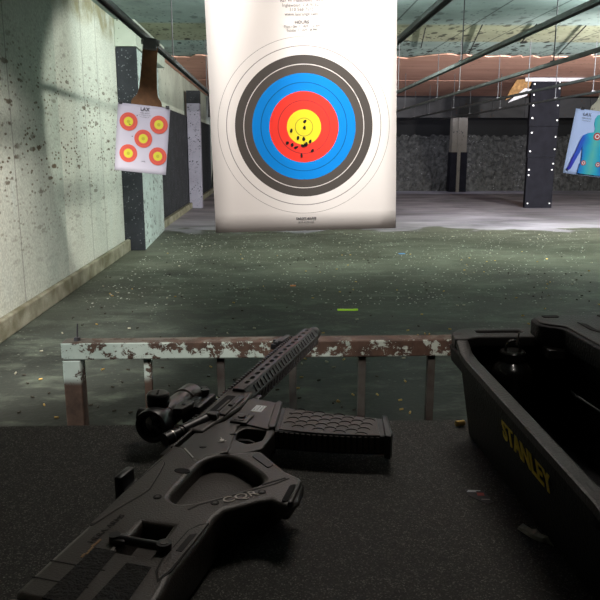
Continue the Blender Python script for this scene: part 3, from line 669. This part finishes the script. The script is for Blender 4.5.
bm=bmnew(); tube(bm,(-.098,AX+.012,AZ),(-.098,AX+.036,AZ),.0105,seg=20); link('side_turret',done(bm),M['blk'],OP)
# mount
bm=bmnew(); box(bm,-.072,-.028,.036,.066,.018,.046,bev=.003); box(bm,-.080,-.020,.034,.044,.014,.050,bev=.003); shade(link('sight_mount',done(bm),M['blk'],OP))
plate('clamp_plate',mm([(-104,62),(-84,66),(-66,60),(-66,48),(-74,46),(-100,50)]),.044,.0535,M['scope'],OP,bev=.0015)
bm=bmnew(); tube(bm,(-.084,.056,.0535),(-.084,.056,.0545),.003,seg=12); link('clamp_screw',done(bm),M['groove'],OP)
bm=bmnew(); tube(bm,(-.024,.050,.046),(-.024,.050,.056),.006,seg=16); tube(bm,(-.010,.058,.040),(-.010,.058,.054),.005,seg=12); shade(link('clamp_knob',done(bm),M['blk'],OP))

# ------------------------------------------------------------------ tool box
TB=root('tool_box',(.4435,.72,1.0505),'open black plastic tool box with yellow lettering at the right of the bench','tool box')
def tbx(x,y): return (x-.44,y-.72)
def loft(rings,cap0=True,cap1=True):
    bm=bmnew(); V=[[bm.verts.new(p) for p in r] for r in rings]; n=len(V[0])
    for a,b in zip(V,V[1:]):
        for i in range(n): bm.faces.new((a[i],a[(i+1)%n],b[(i+1)%n],b[i]))
    if cap0: bm.faces.new(V[0][::-1])
    if cap1: bm.faces.new(V[-1])
    return done(bm)
def rrect(x0,x1,y0,y1,r,z,n=5):
    P=[]
    for cx,cy,a in ((x1-r,y1-r,0),(x0+r,y1-r,90),(x0+r,y0+r,180),(x1-r,y0+r,270)):
        for i in range(n+1):
            q=R(a+90*i/n); P.append((cx+r*math.cos(q)-.44,cy+r*math.sin(q)-.72,z))
    return P
# shell: outside up, over the lip, inside down, floor
rings=[rrect(.278,.610,.505,.940,.02,0),rrect(.274,.614,.500,.944,.02,.004),rrect(.258,.626,.488,.955,.022,.105),rrect(.247,.637,.477,.966,.022,.108),rrect(.245,.639,.475,.968,.022,.128),
       rrect(.247,.637,.477,.966,.020,.1305),rrect(.259,.625,.489,.954,.018,.1305),rrect(.261,.623,.491,.952,.018,.128),rrect(.285,.606,.508,.936,.016,.006)]
sh=shade(link('shell',loft(rings),M['boxm'],TB),25)
for v in sh.data.vertices:
    if v.co.z<.01 and v.co.x<-.1: v.co.x+=.012*(.22-v.co.y)/.44-.002
# lip trim, raised at the back corner
bm=bmnew()
def strip(bm,pts,w,zb):
    """bar following pts=(x,y,z) with width w to the inner side (+x)"""
    pr=None
    for (x,y,z) in pts:
        q=[bm.verts.new((x-.44,y-.72,z-zb)),bm.verts.new((x-.44,y-.72,z-.001)),bm.verts.new((x-.44+.002,y-.72,z)),bm.verts.new((x-.44+w-.002,y-.72,z)),bm.verts.new((x-.44+w,y-.72,z-.001)),bm.verts.new((x-.44+w,y-.72,z-zb))]
        if pr: 
            for i in range(6): bm.faces.new((pr[i],pr[(i+1)%6],q[(i+1)%6],q[i]))
        else: bm.faces.new(q)
        pr=q
    bm.faces.new(pr[::-1])
strip(bm,[(.2425,.478,.1315),(.2425,.49,.1330),(.2440,.86,.1330),(.2450,.893,.1345),(.2450,.915,.145),(.2455,.945,.148)],.016,.009)
shade(link('rim',done(bm),M['boxr'],TB),25)
plate('carry_ledge',[tbx(*p) for p in ((.243,.915),(.247,.950),(.262,.972),(.380,.974),(.625,.974),(.625,.935),(.372,.925),(.275,.925),(.262,.915))],.132,.147,M['boxr'],TB,bev=.003,
      holes=[smooth_poly([tbx(*p) for p in ((.283,.948),(.348,.948),(.348,.961),(.283,.961))],.004)],round_=.006)
# raised organiser lid on the right half
lid=[tbx(*p) for p in ((.356,.915),(.357,.948),(.370,.964),(.612,.968),(.630,.950),(.630,.49),(.392,.49),(.386,.80),(.382,.893),(.366,.903))]
plate('lid',lid,.138,.166,M['boxm'],TB,bev=.003,round_=.008,ang=25)
plate('lid_top',[tbx(*p) for p in ((.361,.918),(.362,.946),(.373,.959),(.608,.963),(.624,.948),(.624,.50),(.397,.50),(.391,.80),(.387,.898),(.370,.908))],.165,.1685,M['boxr'],TB,bev=.0015,round_=.008)
for k in range(3):
    x=.412+.032*k
    zz=[(x,.51),(x+.006,.51),(x+.006,.60),(x+.013,.615),(x+.013,.70),(x+.006,.715),(x+.006,.78),(x+.013,.795),(x+.013,.86),(x+.006,.875),(x+.006,.905),(x-.002,.915),(x-.002,.875),(x+.005,.86),(x+.005,.795),(x-.002,.78),(x-.002,.715),(x+.005,.70),(x+.005,.615),(x-.002,.60)]
    plate('lid_groove',[tbx(*p) for p in zz],.168,.1693,M['hole'],TB,bev=.0002)
for (x0,x1) in ((.375,.398),(.455,.50)): plate('lid_recess',[tbx(*p) for p in ((x0,.945),(x1,.945),(x1,.957),(x0,.957))],.168,.1694,M['hole'],TB,bev=.0002,round_=.004)
# divider wall under the lid edge
boxo('divider',(.396-.44,.402-.44,.51-.72,.915-.72,.006,.139),M['boxm'],TB)
bm=bmnew(); box(bm,.362-.44,.392-.44,.885-.72,.912-.72,.125,.1385,bev=.002); link('corner_shelf',done(bm),M['boxr'],TB)
bm=bmnew(); tube(bm,(.387-.44,.845-.72,.088),(.393-.44,.775-.72,.088),.0016,seg=8); tube(bm,(.393-.44,.775-.72,.088),(.393-.44,.760-.72,.010),.0016,seg=8); tube(bm,(.387-.44,.845-.72,.086),(.387-.44,.865-.72,.088),.0016,seg=8)
link('wire_holder',done(bm),M['raildark'],TB)
o=text('lettering','STANLEY',.0365,M['yel'],TB,(0,0,0),ext=.0004,sx=.95,bold=.0009)
for v in o.data.vertices:
    tx,ty,tz=v.co; y=.676-.72-tx; z=.0865+ty*.92
    xb=.274-.44+.012*(.22-y)/.44-.002; f=(z-.004)/.101
    v.co=(xb*(1-f)+(.258-.44)*f-.0042-tz,y,z)
# small hardware inside
bm=bmnew(); tube(bm,(.392-.44,.70-.72,.10),(.388-.44,.70-.72,.10),.006,seg=14); link('latch_stud',done(bm),M['steel'],TB)

# bottle inside the box
BO=root('drink_bottle',(.3225,.903,1.060),'glossy black flask with a loop cap standing inside the tool box','bottle')
BO.scale=(1.12,1.12,1.08)
bm=bmnew(); pf=[(.022,0),(.0245,.002),(.025,.006)]
z=.008
while z<.072: pf+=[(.025,z),(.0243,z+.0025),(.025,z+.005)]; z+=.0075
pf+=[(.0255,.082),(.0245,.090),(.020,.097),(.0145,.101),(.0135,.103)]
lathe(bm,pf); bo=shade(link('flask',done(bm),M['bottle'],BO),60)
bm=bmnew(); lathe(bm,[(.0135,.1025),(.0155,.1035),(.0155,.113),(.0140,.115),(.008,.1155)]); cp=shade(link('cap',done(bm),M['bottle'],BO))
bm=bmnew()
for i in range(12):
    a0,a1=PI*i/12,PI*(i+1)/12; tube(bm,(.009*math.cos(a0),0,.1155+.012*math.sin(a0)),(.009*math.cos(a1),0,.1155+.012*math.sin(a1)),.0018,seg=8)
shade(link('cap_loop',done(bm),M['bottle'],cp),70)
bm=bmnew(); tube(bm,(.004,-.001,.122),(.006,-.001,.138),.0012,seg=8); link('ring_pull',done(bm),M['steel'],cp)

# ------------------------------------------------------------------ litter on the bench
def zrot(o,a): o.rotation_euler=(0,0,R(a)); return o
c=root('torn_label',(.2385,.752,1.0502),'small torn black label with white and red print lying on the mat','label')
plate('card',mm([(-9,13),(6,11),(9,2),(11,-10),(6,-14),(1,-9),(-8,1)]),0,.0006,M['blk'],c,bev=.0001)
for i,(x0,x1,y) in enumerate(((-7,4,9.5),(-8,0,7.5))): boxo('white_print',(x0/1000,x1/1000,y/1000,(y+1)/1000,.0006,.0008),M['wht'],c)
boxo('red_print',(0,.006,.001,.006,.0006,.0008),M['redp'],c); boxo('white_print',(.002,.009,-.006,-.0052,.0006,.0008),M['engr'],c)
zrot(c,-5); c.scale=(1.35,1.35,1.2)
bm=bmnew(); rr=random.Random(8)
P=[(-.012,.016),(-.007,.016),(-.002,.010),(.004,.006),(.006,-.002),(.010,-.008),(.012,-.016),(.009,-.017),(.005,-.010),(.0,-.009),(-.006,-.002),(-.009,.006)]
lo=[bm.verts.new((x,y,0.0002)) for x,y in P]; up=[bm.verts.new((x*.93,y*.95,.002+rr.uniform(0,.004))) for x,y in P]; cc=bm.verts.new((0,0,.005)); 
for i in range(len(P)): j=(i+1)%len(P); bm.faces.new((lo[i],lo[j],up[j],up[i])); bm.faces.new((up[i],up[j],cc))
bm.faces.new(lo[::-1])
o=link('foil_scrap',done(bm),M['foil'],loc=(.2745,.662,1.0503)); o.scale=(1.0,1.15,1.2); o.rotation_euler=(0,0,R(8)); meta(o,'crumpled silvery foil scrap on the mat beside the tool box','scrap')

# ------------------------------------------------------------------ casings and floor litter
def casing_mesh(L=.019,r=.0048):
    bm=bmnew(); T=Matrix.Rotation(PI/2,4,'Y')
    lathe(bm,[(r*.5,L/2),(r*.9,L/2),(r,L/2-.001),(r,-L/2+.003),(r*.8,-L/2+.0022),(r*.8,-L/2+.0012),(r,-L/2+.001),(r,-L/2)],T@Matrix.Translation((0,0,0)),seg=10)
    return done(bm)
rr=random.Random(21)
cm={k:casing_mesh(*v) for k,v in {'brass':(.022,.0056),'dark':(.021,.0054),'pale':(.024,.0062)}.items()}
cm['brass'].materials.append(M['brass']); cm['dark'].materials.append(M['brassd']); cm['pale'].materials.append(M['steelc'])
def cas(kind,x,y,z=.0066,label=None,grp=None):
    o=bpy.data.objects.new('cartridge_casing',cm[kind]); COL.objects.link(o); o.location=(x,y,z); o.rotation_euler=(0,0,rr.uniform(0,2*PI))
    lb={'brass':'spent shiny brass casing lying on the floor of the lanes','dark':'spent dark tarnished casing lying on the floor of the lanes','pale':'spent pale grey casing lying on the floor of the lanes'}[kind]
    meta(o,label or lb,'casing',grp or {'brass':'brass casings on the floor','dark':'dark casings on the floor','pale':'pale casings on the floor'}[kind]); return o
n=0
def frust(x,y): return -.36*y-.1<x<.48*y+.15
while n<110:
    y=rr.uniform(2.6,9.5)**1; x=rr.uniform(-2.0,4.2)
    if not frust(x,y): continue
    if y>5 and rr.random()<.35: continue
    cas('dark',x,y); n+=1
n=0
while n<75:
    y=2.5+7.5*rr.random()**1.1; x=rr.uniform(-2.0,4.0)
    if not frust(x,y): continue
    if x<.3 and y>4.6 and rr.random()<.6: continue
    cas('brass',x,y); n+=1
n=0
while n<40:
    y=rr.uniform(3.0,5.6); x=rr.uniform(.1,1.9)
    if not frust(x,y): continue
    cas('brass' if n%2 else 'pale',x,y); n+=1
n=0
while n<45:
    y=rr.uniform(2.5,4.6); x=rr.uniform(-1.7,.3)
    if not frust(x,y): continue
    cas('dark',x,y); n+=1
n=0
while n<70:
    y=rr.uniform(4.5,12.4); x=rr.uniform(-1.9,5.2)
    if not frust(x,y): continue
    cas('pale',x,y); n+=1
for x,y in ((-1.14,3.77),(-1.125,3.83),(-1.5,4.37),(-1.2,3.7),(-1.33,3.9),(.37,3.9),(.42,3.55),(.62,4.0),(.72,3.75),(.76,3.7),(.74,3.9)): cas('brass',x,y)
o=cas('brass',.2729,.958,1.0565,'brass casing on the mat edge against the tool box corner','casings on the bench'); o.name='cartridge_casing'; o['group']='casing on the bench edge'; 
o.scale=(.62,.75,.75); o.location=(.2735,.9665,1.0549); o.rotation_euler=(0,0,.3)
bm=bmnew(); tube(bm,(-.012,0,0),(.012,0,0),.004,seg=8)
bm.free()
bm=bmnew(); box(bm,-.095,.075,-.02,.02,0,.012,bev=.004); box(bm,.05,.095,-.012,.012,0,.016,bev=.004)
o=link('plastic_strip',done(bm),M['green'],loc=(.68,6.28,.001)); o.rotation_euler=(0,0,R(-4)); meta(o,'bright lime-green plastic strip on the floor down range','plastic strip')
bm=bmnew(); box(bm,-.03,.03,-.02,.02,0,.01,bev=.003); o=link('plastic_chip',done(bm),M['orange'],loc=(.2116,7.48,.001)); meta(o,'small orange chip on the floor left of the green strip','plastic chip')
bm=bmnew(); box(bm,-.045,.045,-.03,.03,0,.008,bev=.003); o=link('plastic_chip',done(bm),M['blue'],loc=(1.82,9.81,.001)); meta(o,'small blue chip on the floor below the right corner of the big sheet','plastic chip')
# uncounted flecks of paper and lead on the floor
bm=bmnew()
for i in range(1500):
    y=6.5+6.2*rr.random(); x=rr.uniform(-.33*y,.46*y); s=rr.uniform(.004,.013)
    if x<-1.78: continue
    a=rr.uniform(0,PI); ca,sa=math.cos(a),math.sin(a); h=rr.uniform(.002,.006)
    q=[(-s,-s*.6),(s,-s*.4),(s*.7,s*.6),(-s*.8,s*.5)]
    lo=[bm.verts.new((x+ca*u-sa*v,y+sa*u+ca*v,.0006)) for u,v in q]; up=[bm.verts.new((x+ca*u*.8-sa*v*.8,y+sa*u*.8+ca*v*.8,h)) for u,v in q]
    for k in range(4): bm.faces.new((lo[k],lo[(k+1)%4],up[(k+1)%4],up[k]))
    bm.faces.new(up); bm.faces.new(lo[::-1])
o=link('floor_debris',done(bm),mat('pale_flecks',(.50,.53,.46),.8)); meta(o,'countless pale flecks of paper and lead scattered over the greenish floor','debris',kind='stuff')

# ------------------------------------------------------------------ lights
def lamp(kind,name,loc,aim,power,color,size=.2,sizey=None,spot=None,blend=.4):
    L=bpy.data.lights.new(name,kind); L.energy=power; L.color=color
    if kind=='AREA':
        L.size=size
        if sizey: L.shape='RECTANGLE'; L.size_y=sizey
    elif kind=='SPOT': L.spot_size=R(spot); L.spot_blend=blend; L.shadow_soft_size=size
    else: L.shadow_soft_size=size
    o=bpy.data.objects.new(name,L); COL.objects.link(o); o.location=loc
    o.rotation_euler=(Vector(aim)-Vector(loc)).to_track_quat('-Z','Y').to_euler(); return o
lamp('SPOT','target_lamp',(.12,.70,2.95),(.1,2.13,1.95),280,(1,.96,.92),.10,spot=50,blend=.9)
lamp('SPOT','target_fill',(.3,.2,2.5),(.1,2.13,1.33),90,(1,.86,.78),.15,spot=56,blend=.5)
for x,p_ in ((-.5,55),(1.2,110),(4.0,210),(7.5,240)):
    lamp('AREA','lane_lamp',(x,8.0,3.12),(x,12.5,2.1),p_,(.92,1.0,.92),.9,.12)
lamp('SPOT','rear_lamp',(5.2,8.8,3.1),(5.2,18,.8),1500,(.86,.85,1.0),.15,spot=62,blend=.8)
lamp('SPOT','side_fill',(7.3,8.3,2.3),(4.4,15.5,3.6),3600,(1,.95,.88),.15,spot=100,blend=.6)  # added off to the right to brighten the reddish ceiling lining
lamp('AREA','back_fill',(4,24.05,3.0),(4,26,1.2),75,(.85,.85,1.0),11,.05)  # added light hidden behind the dark baffle, brightens the rubber bank
lamp('SPOT','lane_spot',(-.75,1.6,2.9),(-1.1,6.0,1.5),680,(.95,.93,1.0),.08,spot=11,blend=.5)
lamp('SPOT','lane_spot',(2.6,1.6,2.9),(3.15,6.7,1.5),900,(.92,.94,1.0),.08,spot=12,blend=.5)
lamp('SPOT','wall_fill_far',(1.2,4.6,3.1),(-2.15,8.9,1.35),640,(1.0,.985,.87),.08,spot=36,blend=.3)  # added spot, its cone edge draws the shadow edge on the left wall
lamp('SPOT','wall_fill_near',(-.2,2.6,3.0),(-2.1,4.9,.7),1250,(1,.93,.87),.12,spot=56,blend=.8)  # added spot for the low near wall, cone limited to leave a dark band
lamp('SPOT','rail_fill',(-1.6,.5,2.5),(-.34,1.5,1.0),150,(.94,1.0,.98),.08,spot=24,blend=.7)  # added narrow spot that brightens the guard rail and spares the bench
lamp('AREA','booth_lamp',(.30,1.72,2.5),(.02,.75,1.05),8,(1,.91,.82),.6,.2)
lamp('SPOT','box_fill',(.35,.25,2.6),(.42,.80,1.05),4,(1,.93,.86),.05,spot=26,blend=.8)  # added spot for the tool box inside and the bottle's highlight

# world: dim indoor ambience
w=bpy.data.worlds.new('w'); SC.world=w; w.use_nodes=True
w.node_tree.nodes['Background'].inputs[0].default_value=(.6,.65,.7,1); w.node_tree.nodes['Background'].inputs[1].default_value=.055

# ------------------------------------------------------------------ camera
cam=bpy.data.cameras.new('camera'); co=bpy.data.objects.new('camera',cam); COL.objects.link(co)
co.location=(0,0,1.45); co.rotation_euler=(R(90-12.1),0,R(-2.2)); cam.sensor_width=36; cam.lens=703/600*36; cam.clip_start=.02
SC.camera=co
vs=SC.view_settings; vs.view_transform='Standard'; vs.look='None'; vs.gamma=1; vs.exposure=0; vs.use_curve_mapping=False
